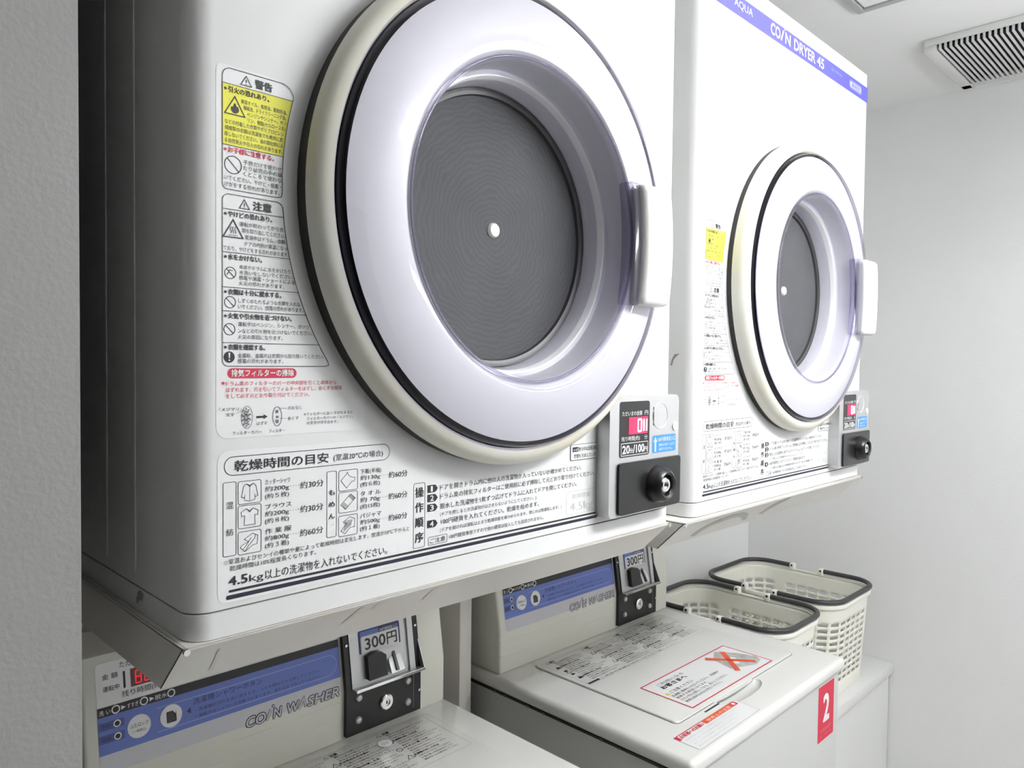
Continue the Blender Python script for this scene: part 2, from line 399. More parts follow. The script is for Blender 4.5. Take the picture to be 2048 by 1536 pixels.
k.poly([(752.4, 252), (754.8, 252), (754.8, 263), (756.8, 263), (753.6, 268.6), (750.4, 263), (752.4, 263)], WHITEINK, 2)
k.text('100円硬貨投入口', 758, 263.0, 794, 5.0, WHITEINK); k.text('硬貨は1枚ずつ入れて', 760.5, 257.4, 793, 3.2, WHITEINK); k.text('返却できません。', 760.5, 252.6, 788, 3.2, WHITEINK)
k.build('instruction_sticker', cp)
b = MB()
b.lathe([(0.0152, -.0181), (0.0148, -.0186), (0.0142, -.0181), (0.0138, -.0150), (0.0125, -.0105), (0.0085, -.0070), (0.0001, -.0055)], 0.7625, 0.2925, DISH, 40)
b.rbox(0.7490, 0.7500, -.0184, -.0176, 0.282, 0.303, 0, BLACKP)
b.build('coin_slot', cp)
b = MB(); b.lathe([(0.0055, -.0180), (0.0052, -.0192), (0.0001, -.0196)], 0.7932, 0.2790, HANDLEW, 24); b.build('return_button', cp)
b = MB(); b.rbox(0.6828, 0.8018, -.0212, -.0178, 0.1882, 0.2448, 0.0045, BLACKP, 4, 'y'); cb = b.build('cash_box_door', dryer)
b = MB(); b.lathe([(0.0215, -.0211), (0.0210, -.0235), (0.0195, -.0300), (0.0175, -.0345), (0.0145, -.0365), (0.0120, -.0350), (0.0108, -.0300), (0.0001, -.0290)], 0.7535, 0.2158, BLACKP, 48); b.build('lock_collar', cb)
b = MB(); b.lathe([(0.0085, -.0288), (0.0085, -.0330), (0.0072, -.0340), (0.0042, -.0340), (0.0040, -.0325), (0.0001, -.0325)], 0.7535, 0.2158, CHROME, 32)
b.rbox(0.7523, 0.7547, -.0330, -.0320, 0.2145, 0.2185, 0, BLACKP); b.rbox(.7445, .7475, -.0335, -.029, .2200, .2235, .0006, CHROME); b.build('key_cylinder', cb)

# ---- warning label (left of the door)
k = Ink(FN(0.0))
def arcx(v, R=231.0): return 534.4 - math.sqrt(max(R * R - (v - 477.5) ** 2, 0))
def wbox(v0, v1, rtl, rtr, rb, left=259.6):
    p = []
    for i in range(7): t = math.radians(180 + 90 * i / 6); p.append((left + rb + rb * math.cos(t), v0 + rb + rb * math.sin(t)))
    xr = arcx(v0); p += [(arcx(v0 + 1) - rb, v0), (arcx(v0 + rb * .3) - .8, v0 + rb * .3), ]
    n = 14; lo, hi = v0 + rb, v1 - rtr
    for i in range(n + 1): vv = lo + (hi - lo) * i / n; p.append((arcx(vv), vv))
    xr = arcx(hi)
    for i in range(1, 7): t = math.radians(90 * i / 6); p.append((xr - rtr + rtr * math.cos(t), hi + rtr * math.sin(t)))
    for i in range(7): t = math.radians(90 + 90 * i / 6); p.append((left + rtl + rtl * math.cos(t), v1 - rtl + rtl * math.sin(t)))
    return p
film = k.rr(255.3, 297.6, 375, 345, (8, 6, 4, 0)); film2 = [(255.3, 345)] + [(arcx(345 + i * 13.9, 228), 345 + i * 13.9) for i in range(15)] + [(300, 551), (258, 551), (255.3, 548)]
k.poly(film, FILM, 1); k.poly(film2, FILM, 1)
k.stroke(wbox(467.6, 549.2, 6, 9, 3.5), .45, INK, 3, True); k.stroke(wbox(347.2, 464.4, 4.5, 5, 4), .45, INK, 3, True)
yl = [(259.6, 497.4)] + [(arcx(497.4 + i * 5.15), 497.4 + i * 5.15) for i in range(9)] + [(259.6, 538.6)]
k.poly(yl, YELLOW, 2)
for v in (538.6, 497.4): k.line((259.6, v), (arcx(v), v), .4, INK, 3)
def tri_bang(c, v0, wd, h, t=.5, bang=True):
    k.stroke([(c, v0 + h), (c - wd / 2, v0), (c + wd / 2, v0)], t, INK, 3, True)
    if bang: k.line((c, v0 + h * .62), (c, v0 + h * .3), t * 1.2, INK, 3); k.disc(c, v0 + h * .15, t * .6, INK, 3)
tri_bang(276.5, 540.4, 7.8, 6.4); k.text('警告', 283.1, 540.6, 295.6, 5.8, bold=.03)
def bullet(t, v, u1, h=3.8, m=INK, u0=263.6):
    k.disc(u0 - 1.9, v + h * .45, .95, m, 3); k.text(t, u0, v, u1, h, m, bold=.022)
bullet('引火の恐れあり。', 533.2, 293.2, 4.0)
tri_bang(268.3, 518.6, 14.2, 12.3, .75, False)
k.poly([(268.4, 526.6), (269.6, 524.2), (270.5, 524.6), (271.3, 522), (270.4, 520.3), (268.8, 519.6), (267.3, 519.7), (265.8, 521), (265.6, 523), (266.4, 524.2), (267.2, 523.4), (267.4, 525.2)], INK, 3)
for t, a, c, v in (('美容オイル、食用油、動物系油、', 272.6, 307, 527.4), ('機械油、ドライクリーニング油、', 274.4, 306.3, 523.5), ('ベンジンやシンナー、ガソ', 276.9, 306.2, 519.5), ('リン、樹脂(セルロース系)', 277.4, 305.6, 515.6),
                   ('などの付着した衣類やポリプロピレン', 261.3, 304.4, 511.6), ('繊維製の衣類は洗濯後でも絶対に乾', 261.3, 304, 507.5), ('燥しないでください。油の酸化熱によ', 261, 303.8, 503.3), ('る自然発火や引火の恐れがあります。', 261, 303.6, 499)):
    k.text(t, a, v, c, 3.1)
bullet('お子様に注意する。', 492.6, 297, 3.9, REDINK); k.prohibit(267.1, 484.5, 5.9, .6)
for t, a, c, v in (('子供だけで使わせ', 274.4, 302.9, 486.3), ('たり幼児の手の届', 274.4, 302.9, 482.4), ('くところで使わな', 274.4, 302.9, 478.4), ('いでください。やけど・感電・', 260.9, 302.5, 473.8), ('けがをする恐れがあります。', 260.9, 301.5, 469.4)): k.text(t, a, v, c, 3.3)
tri_bang(275.2, 456.0, 7.2, 6.3); k.text('注意', 281.5, 456.0, 295.1, 6, bold=.03)
for v in (454.2, 425.0, 401.2, 385.0, 363.3): k.line((259.6, v), (arcx(v), v), .4, INK, 3)
bullet('やけどの恐れあり。', 449.2, 295.6, 3.9); tri_bang(267.2, 435.4, 14, 12, .75, False)
for d in (-1.6, 0, 1.6): k.stroke([(267.2 + d + .5 * math.sin(i * 1.2), 438 + i * .8) for i in range(7)], .5, MIDINK, 3)
k.line((264, 436.8), (270.4, 436.8), .4, MIDINK, 3)
for t, a, c, v in (('運転が終わってから衣', 271.6, 304.6, 443.6), ('類を取り出してください。', 273.4, 306.3, 439.4), ('乾燥中はドラム、衣類、', 275.8, 306.8, 435), ('ドアの内側が高温になっ', 275.8, 307.4, 430.5), ('ており、やけどをする恐れがあります。', 260.3, 308.6, 426.2)): k.text(t, a, v, c, 3.2)
bullet('水をかけない。', 420, 288, 4); k.prohibit(265.2, 411, 3.9, .5); k.stroke([(263, 409.5), (264.6, 413), (267, 412.6)], .4, INK, 3)
for t, a, c, v in (('本体やドラムに水をかけたり、', 271.6, 311.6, 414.2), ('水洗いをしないでください。', 271.6, 312.6, 410.4), ('感電や漏電・ショートによる', 271.4, 313.4, 406.8), ('火災の恐れがあります。', 271.2, 305.2, 403)): k.text(t, a, v, c, 3.1)
bullet('衣類は十分に脱水する。', 396.2, 302.8, 3.9); k.prohibit(265, 391, 3.9, .5)
for t, a, c, v in (('しずくのたれるような衣類を入れな', 270.9, 318, 391), ('いでください。感電の恐れがあります。', 270.7, 320.6, 387)): k.text(t, a, v, c, 3.1)
bullet('火気や引火物を近づけない。', 379.8, 311, 3.9); k.prohibit(264.6, 372.5, 3.9, .5)
for t, a, c, v in (('運転中はベンジン、シンナー、ガソリ', 270.7, 325, 374.8), ('ンなどの引火物を近づけないでください。', 270.6, 328, 370.2), ('火災の原因になります。', 270.6, 304, 366)): k.text(t, a, v, c, 3.1)
bullet('衣類を確認する。', 358.4, 290.6, 3.9); k.disc(264.4, 353.5, 3.9, INK, 2); k.poly([(263.8, 356.4), (265, 356.4), (264.7, 352.6), (264.1, 352.6)], WHITEINK, 3); k.disc(264.4, 351.3, .55, WHITEINK, 3)
for t, a, c, v in (('金属粉、金属片は衣類から取り除いてください。', 270.6, 337.6, 353), ('感電の恐れがあります。', 270.4, 304.6, 349.2)): k.text(t, a, v, c, 3.2)
k.poly(k.rr(263.2, 338.8, 315.2, 345.8, 3.4), REDINK, 2); k.text('排気フィルターの掃除', 265.8, 340.1, 312.8, 4.8, WHITEINK, bold=.025)
k.disc(260.2, 335.6, 1, REDINK, 3)
for t, a, c, v in (('ドラム奥のフィルターカバーの中央部を引くと本体から', 262, 348.6, 333.6), ('はずれます。爪を引いてフィルターをはずし、糸くずの掃除', 262, 353.6, 329.3), ('をして必ず元どおり取り付けてください。', 262, 325.6, 325)): k.text(t, a, v, c, 3.3, REDINK)
k.text('「メヅマリ」', 257.4, 316.2, 273, 2.6); k.text('文字', 262.2, 312.6, 268, 2.5); k.line((269, 314.4), (273.6, 316), .2, INK, 3)
k.ring(277.2, 311.5, 7.8, .3, INK, 3, 4); 
for rr_ in (2.2, 4.2, 6.0):
    for i in range(10): t = 2 * PI * i / 10 + rr_; k.disc(276.6 + rr_ * .5 * math.cos(t), 311.5 + rr_ * math.sin(t), .62, MIDINK, 3)
k.poly([(284.3, 310.7), (289.6, 310.7), (289.6, 309.7), (292.5, 311.4), (289.6, 313.1), (289.6, 312.1), (284.3, 312.1)], INK, 3); k.text('はずす', 284.3, 305.6, 292.5, 2.6)
k.ring(300, 311.2, 6.9, .35, INK, 3, 3.5); k.rect(298.9, 313.6, 300.8, 315.8, MIDINK, 3); k.rect(299.2, 310, 301, 311.6, MIDINK, 3); k.rect(298.8, 306.4, 301, 308.8, MIDINK, 3)
k.line((302.5, 316.8), (307.2, 316.8), .2, INK, 3); k.line((302, 309.5), (307.4, 309.5), .2, INK, 3)
k.text('爪を引く', 308.2, 315.6, 319.2, 2.6); k.text('糸くず', 308.2, 308, 317, 2.6); k.text('フィルターカバー', 266.7, 299.6, 288, 2.6); k.text('フィルター', 293.6, 299.6, 306, 2.6)
for t, a, c, v in (('※フィルターに糸くずがたまると', 321.1, 363.3, 310.6), ('フィルターカバーの「メヅマリ」', 323.7, 363.4, 307.2), ('の文字が浮き出ます。', 323.7, 350.2, 303.9)): k.text(t, a, v, c, 2.5)
k.build('warning_label', dryer)

# ---- drying time and operation table
k = Ink(FN(0.0))
k.poly(k.rr(256.2, 183.4, 676, 289, (7, 5, 0, 8)), FILM, 1)
k.stroke(k.rr(260.9, 271.7, 398.9, 284.6, 6.4), .5, INK, 2, True)
k.text('乾燥時間の目安', 268.1, 274.2, 342.2, 7.6, bold=.008); k.text('(室温20℃の場合)', 346.6, 275, 392.3, 5.0)
for a in ((260.1, 215.9, 269.4, 267.2), (341, 216.4, 349.4, 267), (424, 193.9, 436, 248.8)): k.stroke(k.rr(*a, 1.4), .4, INK, 2, True)
k.text('混', 262.3, 248.7, 267.4, 5); k.text('紡', 262.3, 230, 267.4, 5)
for t, v in (('も', 248.5), ('め', 239.4), ('ん', 230.3)): k.text(t, 342.7, v, 347.8, 4.6, bold=.01)
for u in (270.8, 351.4):
    for v in (250.8, 233.7, 215.4): k.stroke(k.rr(u, v, u + 17, v + 16, 1.5), .4, INK, 2, True)
def pl(pts, u, v, closed=True, t=.35, m=INK): k.stroke([(u + a, v + c) for a, c in pts], t, m, 2, closed)
SHIRT = [(6, 14), (4, 12.5), (2.4, 5), (4.4, 4.2), (5, 7), (4.6, 2.6), (8.5, 1.6), (12.4, 2.6), (12, 7), (12.6, 4.2), (14.6, 5), (13, 12.5), (11, 14), (8.5, 12.8)]
pl(SHIRT, 270.8, 250.8); k.line((279.3, 253), (279.3, 263.6), .25, INK); pl([(6, 14), (8.5, 11.8), (11, 14)], 270.8, 250.8, False)
pl([(6, 13.6), (2.2, 11.6), (2.6, 8.4), (4.8, 8.8), (4.4, 2), (12.6, 2), (12.2, 8.8), (14.4, 8.4), (14.8, 11.6), (11, 13.6), (8.5, 11.8)], 270.8, 233.7); pl([(6, 13.6), (8.5, 11), (11, 13.6)], 270.8, 233.7, False)
pl([(4.5, 10.6), (10.8, 14), (14.6, 12), (14, 6), (10.8, 5.6), (5, 1.8), (1.6, 5), (3, 6.6), (7.6, 8.4)], 270.8, 215.4); pl([(5, 1.8), (8, 6), (12, 10), (13, 13)], 270.8, 215.4, False); pl([(3.4, 3.4), (6, 6), (9.6, 11)], 270.8, 215.4, False)
pl([(2, 8), (7, 13), (7.6, 14.4), (9, 11.6), (12, 10), (14.6, 9.6), (14, 6.8), (11.6, 6.6), (7, 1.8)], 351.4, 250.8)
pl([(2, 6.4), (10.6, 14), (15, 10.4), (6.2, 2.4)], 351.4, 233.7)
for i in range(4): pl([(2.4 + i * .7, 6 + i * .65), (6.6 + i * .7, 2.7 + i * .65)], 351.4, 233.7, False, .25); pl([(9 + i * .6, 12.6 + i * .4), (13 + i * .6, 8.7 + i * .5)], 351.4, 233.7, False, .25)
pl([(4, 11), (10, 14.4), (14.6, 12.6), (14.4, 6), (10.6, 6), (5.6, 1.6), (2, 4.4), (7.4, 9.4)], 351.4, 215.4)
for i in range(8): pl([(6 + i * .9, 12 - i * .1 + .1 * i), (4.6 + i * .9, 3.4 + i * .6)], 351.4, 215.4, False, .3, MIDINK)
def cell(u, v, name, g, n, t, w1, uend, ut):
    k.text(name, u, v + 9.6, u + w1, 4.0); k.text(g, u, v + 4.6, u + 18.6, 3.9); k.text('・・・・', ut - 8, v + 5.2, ut - 1, 3); k.text(n, u, v - .6, u + 18.6, 3.9)
    k.text(t, ut, v + 3.6, uend, 5.4)
cell(290.8, 252.9, 'カッターシャツ', '約200g', '(約５枚)', '約30分', 19.6, 338, 318.4); cell(290.8, 235, 'ブラウス', '約200g', '(約８枚)', '約30分', 20.6, 337.8, 318.4); cell(290.8, 217.3, '作 業 服', '約800g', '(約３着)', '約60分', 20.6, 337.8, 318.4)
cell(371, 252.6, '下着(半袖)', '約130g', '(約６枚)', '約60分', 19.8, 417.3, 398.2); cell(371, 235, 'タ オ ル', '約 70g', '(約15枚)', '約60分', 19.4, 417.3, 398.2); cell(371, 217.4, 'パジャマ', '約500g', '(約１着)', '約60分', 20, 417.3, 398.2)
k.text('⊙室温およびセンイの種類や量によって乾燥時間は変化します。室温が10℃下がると', 260.7, 210.2, 419.5, 3.7); k.text('乾燥時間は10%程度長くなります。', 264.8, 205.3, 331.8, 3.7)
k.text('4.5', 264, 195.3, 277.6, 6.2, bold=.02, cjk=False); k.text('kg', 279, 195.3, 289.6, 4.9, cjk=False); k.text('以上の洗濯物を入れないでください。', 290.8, 194.3, 397, 7)
for t, v in (('操', 236.8), ('作', 224.1), ('順', 211.3), ('序', 198.4)): k.text(t, 425.7, v, 434.4, 8.4, bold=.012)
for n_, v in (('1', 239.3), ('2', 231.2), ('3', 222.9), ('4', 208.9)):
    k.poly([(438.6, v), (446.5, v), (448, v + .6), (450.1, v + 3.1), (448, v + 5.9), (446.5, v + 6.5), (438.6, v + 6.5)], INK, 2); k.text(n_, 442.2 if n_ == '1' else 441.6, v + 1, 444.2 if n_ == '1' else 445.4, 4.6, WHITEINK, cjk=False, bold=.02)
for t, a, c, v, h in (('ドアを開きドラム内に他の人の洗濯物が入っていないか確かめてください。', 452.5, 644.2, 240.1, 5), ('ドラム奥の排気フィルターはご使用前に必ず掃除して元どおり取り付けてください。', 452.6, 666, 232.2, 5),
                      ('脱水した洗濯物を1枚ずつ広げてドラムに入れてドアを閉じてください。', 452.7, 636.7, 223.6, 5), ('(ドアを閉じるとき洗濯物がはさまらないようにしてください。)', 452.8, 575.3, 217.4, 3.6),
                      ('100円硬貨を入れてください。乾燥を始めます。', 454, 579.3, 210, 5), ('(ドアを開ければ運転は止まり乾燥状態を確かめられます。閉じれば再運転します。)', 452.9, 613.3, 203.5, 3.6),
                      ('100円硬貨専用ですので他の硬貨は投入しても返却されません。', 463.4, 586.6, 195.9, 3.9)): k.text(t, a, v, c, h)
k.stroke(k.rr(440.1, 193.9, 461, 200.8, 1), .4, INK, 2, True); k.text('ご注意', 441.6, 195.2, 459, 4.4)
k.stroke(k.rr(621, 194.6, 671, 218.4, 2), .5, GREYINK, 2, True); k.text('乾燥容量', 630, 210.8, 660, 5, GREYINK); k.text('4.5kg', 627, 198, 664, 8.8, GREYINK, cjk=False)
k.poly(k.rr(264, 190.4, 670.6, 192.2, .8), INK, 2); k.poly(k.rr(262.2, 185.6, 672.2, 188.6, 1.3), INKN, 2)
k.build('drying_time_table', dryer)
k = Ink(FN(-.0006)); k.poly(k.rr(626.3, 250.8, 675.5, 267, 2.2), FILM, 1); k.stroke(k.rr(626.3, 250.8, 675.5, 267, 2.2), .4, INK, 2, True); k.rect(629, 259.4, 638.2, 264.4, INK, 2)
k.text('cd', 630.4, 260.4, 636.8, 3, WHITEINK, cjk=False); k.text('数分中は送風運転で', 638.8, 259.6, 673, 4.6); k.text('衣類を冷ましています。', 631, 252.6, 673, 4.6)
k.build('cooling_notice_label', dryer)
k = Ink(FN(0.0)); k.rect(246, 834.4, 808, 861, BLUEB, 1)
k.text('AQUA', 320, 845, 372, 10, WHITEINK, cjk=False, bold=.01)
k.text('CO', 427, 840.4, 457, 16, CREAMINK, cjk=False, bold=.028); k.stroke([(460, 840.4), (468, 856.6)], 4, CREAMINK, 3); k.disc(472, 859, 1.6, CREAMINK, 3)
k.text('N', 474, 840.4, 491, 16, CREAMINK, cjk=False, bold=.028); k.text('DRYER', 504, 840.4, 580, 16, CREAMINK, cjk=False, bold=.028); k.text('45', 588, 840.4, 614, 15.5, CREAMINK, cjk=False, bold=.028)
k.text('電気衣類乾燥機', 645, 848, 690, 5, PALEBLUE); k.stroke(k.rr(722, 841.6, 777.6, 854.4, 5.5), 1.4, PALEBLUE, 2, True); k.poly(k.rr(724, 843, 775.6, 853, 4.5), LILAC, 2); k.text('業務用', 732, 844.4, 768, 7, BLUEB)
k.build('title_band', dryer)
index_children()
dryer2 = copy_tree(dryer)
ring2 = [c for c in dryer2.children if c.name.startswith('door_ring')][0]
b = MB(); b.lathe([(0.1985, -.0065), (0.2185, -.0065), (0.2200, -.0078)] + prof_ring[3:], CX, CZ, RINGC, 128)
tmp = b.build('ring', dryer); ring2.data = tmp.data; bpy.data.objects.remove(tmp)
dryer2.location = (DO[0] + 0.65, DO[1] + 0.0144, DO[2] + ZO - 0.0088)
dryer2['label'] = 'white coin dryer further along, beside the far wall, with its blue title band in view'

ORG = DO
k = Ink(lambda u, v, l: (X0 - .0003 - .0002 * l, u / 1000, v / 1000)); k.poly([(84, 176), (92, 177.5), (97, 174), (95, 168), (90, 171), (86, 170)], CHIP, 1); k.poly([(95, 172.5), (99, 170), (98.5, 165), (97, 166)], CHIP, 1); k.build('paint_chip', dryer)
k = Ink(lambda u, v, l: (X0 - .0001 - .0002 * l, u / 1000, v / 1000)); k.poly([(22, 374), (30, 373), (34, 366), (36, 358), (33, 359), (31, 366), (27, 370)], CHIP, 1); k.build('paint_chip', dryer2)
# ================================================================ STANDS UNDER THE DRYERS
def stand(x0, x1, yf, zt, label, lip_marks, smat, sname):
    global ORG
    ORG = (x0, yf, -ZO)
    st = thing('dryer_stand', label, 'stand', (x0, yf, 0), 'steel dryer stands')
    h, sl, t = 0.0395, 0.040, 0.0016
    b = MB()
    P = [(x0, yf), (x1, yf)]
    bm = bmesh.new()
    def q(pts): bm.faces.new([bm.verts.new(p) for p in pts])
    b.rbox(x0, x1, yf + .001, YB - .001, zt - .003, zt, .0012, TRAY, 2)
    # sloping front lip and the two side flanges, each with thickness
    def slab(pts, off):
        off = Vector(off); n = len(pts); vs = [Vector(p) for p in pts] + [Vector(p) + off for p in pts]
        b.add(vs, [tuple(range(n)), tuple(range(2 * n - 1, n - 1, -1))] + [(i, i + n, (i + 1) % n + n, (i + 1) % n) for i in range(n)], TRAY)
    slab([(x0, yf, zt), (x1, yf, zt), (x1, yf + sl, zt - h), (x0, yf + sl, zt - h)], (0, .0017, 0))
    slab([(x0, yf + .0005, zt), (x0, yf + sl, zt - h), (x0, YB - .001, zt - h), (x0, YB - .001, zt)], (t, 0, 0))
    slab([(x1, yf + .0005, zt), (x1, yf + sl, zt - h), (x1, YB - .001, zt - h), (x1, YB - .001, zt)], (-t, 0, 0))
    bm.free()
    tr = b.build('tray', st)
    for xx in (x0 + .002, x1 - .002):
        b = MB(); b.lathe([(.0001, yf - .0006), (.0022, yf - .0006), (.0022, yf + .002)], xx, zt - .0030, CHROME, 12); b.build('corner_dot', tr)  # small chrome dot at each front corner of the lip
    b = MB(); b.rbox(x0 + .017, x0 + .044, .452, .545, -ZO, zt - .003, .0015, TRAY, 2); b.build('leg', st)
    if lip_marks:
        dy = lambda v: yf + (zt * 1000 - v) / 1000 * (sl / h)
        for pts in lip_marks:
            k = Ink(lambda u, v, l: (u / 1000, dy(v) - .0003 * l, v / 1000 - .0002 * l)); k.poly(pts, smat, 1); k.build(sname, tr)
    return st
PINKST = mat('faint_pink_stain', (0.71, 0.645, 0.60), 0.45)
MIDG = mat('grey_arc_tone', (0.46, 0.46, 0.44), 0.5)  # even grey for the arcs on the far stand's lip
stand(0.2325, 0.8125, -0.0025, 0.1600, 'cream steel stand under the nearest dryer, its sloping lip faintly stained pink', [[(366, 139), (371, 137), (376, 148), (380, 153), (374, 154), (370, 147)], [(389, 147), (395, 145), (398, 154), (391, 155)], [(263, 128), (266.5, 127), (265, 140), (262, 150), (260.5, 148), (262, 138)], [(446, 141), (456, 139), (459, 151), (449, 154)]], PINKST, 'pink_stain')
stand(0.8590, 1.4600, 0.0060, 0.1505, 'cream steel stand under the far dryer, its lip crossed by two grey arcs',
      [[(925, 118), (932, 127), (945, 134), (965, 138.5), (1000, 141), (1036, 139.5), (1060, 133), (1078, 120), (1066, 120), (1050, 128), (1030, 132.5), (1000, 133), (970, 130.5), (955, 127), (944, 121), (942, 116)],
       [(1108, 124), (1118, 134), (1140, 142), (1175, 146), (1172, 140), (1150, 136), (1132, 129), (1126, 122)]], MIDG, 'grey_arc')

# ================================================================ COIN WASHER
ORG = WO = (0.5455, 0.29, -ZO)
washer = thing('coin_washer', 'cream coin washer under the nearest dryer, only its control panel and top corner showing', 'washing machine', (WO[0], WO[1], 0), 'coin washers below the dryers')
WX0, WX1, WF, WZ = 0.2765, 0.8145, 0.022, -0.192
b = MB(); b.rbox(WX0 + .005, WX1 - .005, WF + .008, .545, -ZO + .03, -.218, .012, BODYW, 4, 'z')
for xx in (WX0 + .04, WX1 - .08):
    for yy in (.06, .48): b.rbox(xx, xx + .04, yy, yy + .04, -ZO, -ZO + .03, .004, DARKG, 2)
body = b.build('cabinet', washer)
# top cover with a scooped finger recess
b = MB(); b.rbox(WX0, WX1, WF, .55, -.2165, WZ, .009, TOPW, 4)
cov = b.build('top_cover', washer)
bm = bmesh.new(); bmesh.ops.create_uvsphere(bm, u_segments=40, v_segments=20, radius=1)
for v in bm.verts: v.co = Vector((.533 - WO[0] + v.co.x * .068, .0885 - WO[1] + v.co.y * .021, WZ - WO[2] + .001 + v.co.z * .015))
me = bpy.data.meshes.new('cut'); bm.to_mesh(me); bm.free(); cut = bpy.data.objects.new('cut', me); COL.objects.link(cut); cut.parent = washer
carve(cov, cut)
b = MB(); b.rbox(WX0 + .0025, WX1 - .004, WF + .012, .547, -.2195, -.2155, .004, GASKET, 2, 'z'); b.build('cover_seam', cov)
# lid
L0, L1, LF, LR = .3575, .7560, .0975, .3930
lid_out = lambda g: Ink.rr(L0 * 1000 - g, LF * 1000 - g, L1 * 1000 + g, LR * 1000 + g, 9 + g)
b = MB(); b.prism(lid_out(1.4), lambda u, v: (u / 1000, v / 1000, WZ - .004), lambda u, v: (u / 1000, v / 1000, WZ + .0003), MIDINK)
gap = b.build('lid_gap', cov, smooth=30)
LZ = WZ + .0032
bm = bmesh.new()
lo = [bm.verts.new((u / 1000, v / 1000, WZ - .002)) for u, v in lid_out(0)]; hi = [bm.verts.new((u / 1000, v / 1000, LZ)) for u, v in lid_out(0)]
n = len(lo); bm.faces.new(lo[::-1]); tf = bm.faces.new(hi)
for i in range(n): bm.faces.new((lo[i], lo[(i + 1) % n], hi[(i + 1) % n], hi[i]))
bmesh.ops.bevel(bm, geom=list(tf.edges), offset=.0024, segments=3, profile=.5, affect='EDGES'); bm.verts.index_update()
b = MB(); b.bm(bm, TOPW)
# grip lip over the scoop, and the dark latch slot
bl_ = MB(); bl_.rbox(.424, .467, .0878, .0912, WZ - .001, WZ + .0005, .0004, BLACKP, 1); bl_.build('latch_slot', cov)
arc = [(.460, .0985), (.470, .0945), (.485, .0925), (.529, .0915), (.575, .0925), (.590, .0945), (.600, .0985)]
b.prism([(a * 1000, c * 1000) for a, c in arc], lambda u, v: (u / 1000, v / 1000, LZ - .0035), lambda u, v: (u / 1000, v / 1000, LZ - .0008), TOPW)
lid = b.build('lid', washer)
LN = lambda u, v, l: (u / 1000, v / 1000, LZ + .00018 * l)
k = Ink(LN)
k.stroke(k.rr(366, 272, 742, 386, 3), .35, MIDINK, 1, True)
TXT = ['安全のため必ずお守りください', '洗濯物の出し入れは洗濯槽が完全に止まってから行ってください', '運転中はふたを開けないでください', '防水性のものは洗わないでください', '火気を近づけないでください', 'ふたの上に重いものを載せないでください', 'お子様だけで使わせないでください', '引火物の付着した衣類は洗わないでください']
random.seed(3)
for c0, wd in ((384, 86), (482, 88), (578, 78), (664, 72)):
    v = 377
    k.text('注意' if c0 != 384 else '警告', c0, v, c0 + 12, 6, bold=.03); k.stroke([(c0 - 6, v + 5.5), (c0 - 9.5, v), (c0 - 2.5, v)], .5, INK, 2, True)
    for r_ in range(15):
        v -= 6.3
        t = TXT[(r_ * 3 + int(c0)) % len(TXT)]
        if r_ % 4 == 3:
            k.text(t[:9], c0, v, c0 + wd * .6, 4.8, bold=.03)
            if r_ % 8 == 3: k.stroke([(c0 - 6, v + 8), (c0 - 12, v - 2), (c0, v - 2)], .8, INK, 2, True)
            else: k.prohibit(c0 - 6, v + 2, 4.5, .8)
        else: k.text(t, c0 + 3, v, c0 + wd * (.7 + .3 * random.random()), 4.2, INK)
k.poly(k.rr(367, 273.5, 396, 278.5, .5), INK, 2); k.text('ご使用の手順は操作パネルをご覧ください。', 400, 273.6, 640, 4, MIDINK)
for i in range(4): k.rect(374 + i * .1, 300 + i * 17, 382, 305 + i * 17, INK, 2)
k.build('safety_notice', lid)
k = Ink(LN)   # red framed customer notice with crossed-out picture
k.rect(415.5, 105.5, 688, 206, FILM, 2); k.stroke([(416.5, 106.5), (687, 106.5), (687, 205), (416.5, 205)], 2.4, REDINK, 3, True)
k.text('ご利用になる', 442, 187, 520, 7, MIDINK, 4); k.text('お客さまへ', 440, 174.5, 513, 10, INK, 4, bold=.04)
k.poly([(424, 157), (434, 157), (429, 166)], YELLOW, 4); k.text('ご注意ください', 437, 157.5, 505, 7.5, INK, 4)
for t, u1, v in (('洗濯槽に異物を入れないでください。 洗濯機が', 572, 147.5), ('故障する原因になります。', 520, 139), ('ひどい汚れは落としてから、投入 してください。', 571, 130.5), ('無理な詰め込みはお控えください。', 537, 122)): k.text(t, 427, v, u1, 6, INK, 4)
k.poly([(600, 140), (612, 182), (645, 200), (660, 186), (672, 168), (690 - 6, 136), (676, 122), (650, 118), (628, 128)], PHOTOG, 4); k.poly([(618, 150), (640, 172), (650, 160), (632, 140)], FILM, 5)
k.line((604, 194), (662, 126), 10, ORANGEINK, 6); k.line((657, 190), (600, 127), 10, ORANGEINK, 6)
k.build('customer_notice', lid)
k = Ink(lambda u, v, l: (u / 1000, v / 1000, WZ + .00018 * l))
k.poly(k.rr(317, 33.5, 496, 78, (2, 3, 5, 0)), FILM, 1); k.stroke(k.rr(317, 33.5, 496, 78, (2, 3, 5, 0)), .5, MIDINK, 2, True)
k.rect(317, 67, 324, 78, REDINK, 2); k.rect(392, 67.5, 476, 78, ORANGEINK, 2); k.rect(324, 76.6, 392, 78, REDINK, 2); k.poly(k.rr(476, 67.5, 490, 78, (0, 2, 4, 0)), REDINK, 2); k.disc(482, 72.6, 3.4, WHITEINK, 3)
k.text('お客様へのお願い', 326, 68, 390, 7.5, REDINK, bold=.03); k.text('使用上の注意', 400, 69, 470, 6, CREAMINK)
for i, t in enumerate(('洗濯が終わりましたら洗濯物はすぐにお取りください。', 'ドライマークの衣類は洗わないでください。', 'ポケットの中を確認してから入れてください。', '異常があるときは係員までお知らせください。')): k.text(t, 324, 60 - i * 7.2, 470 - 12 * i, 4, GREYINK)
k.build('request_sticker', cov)

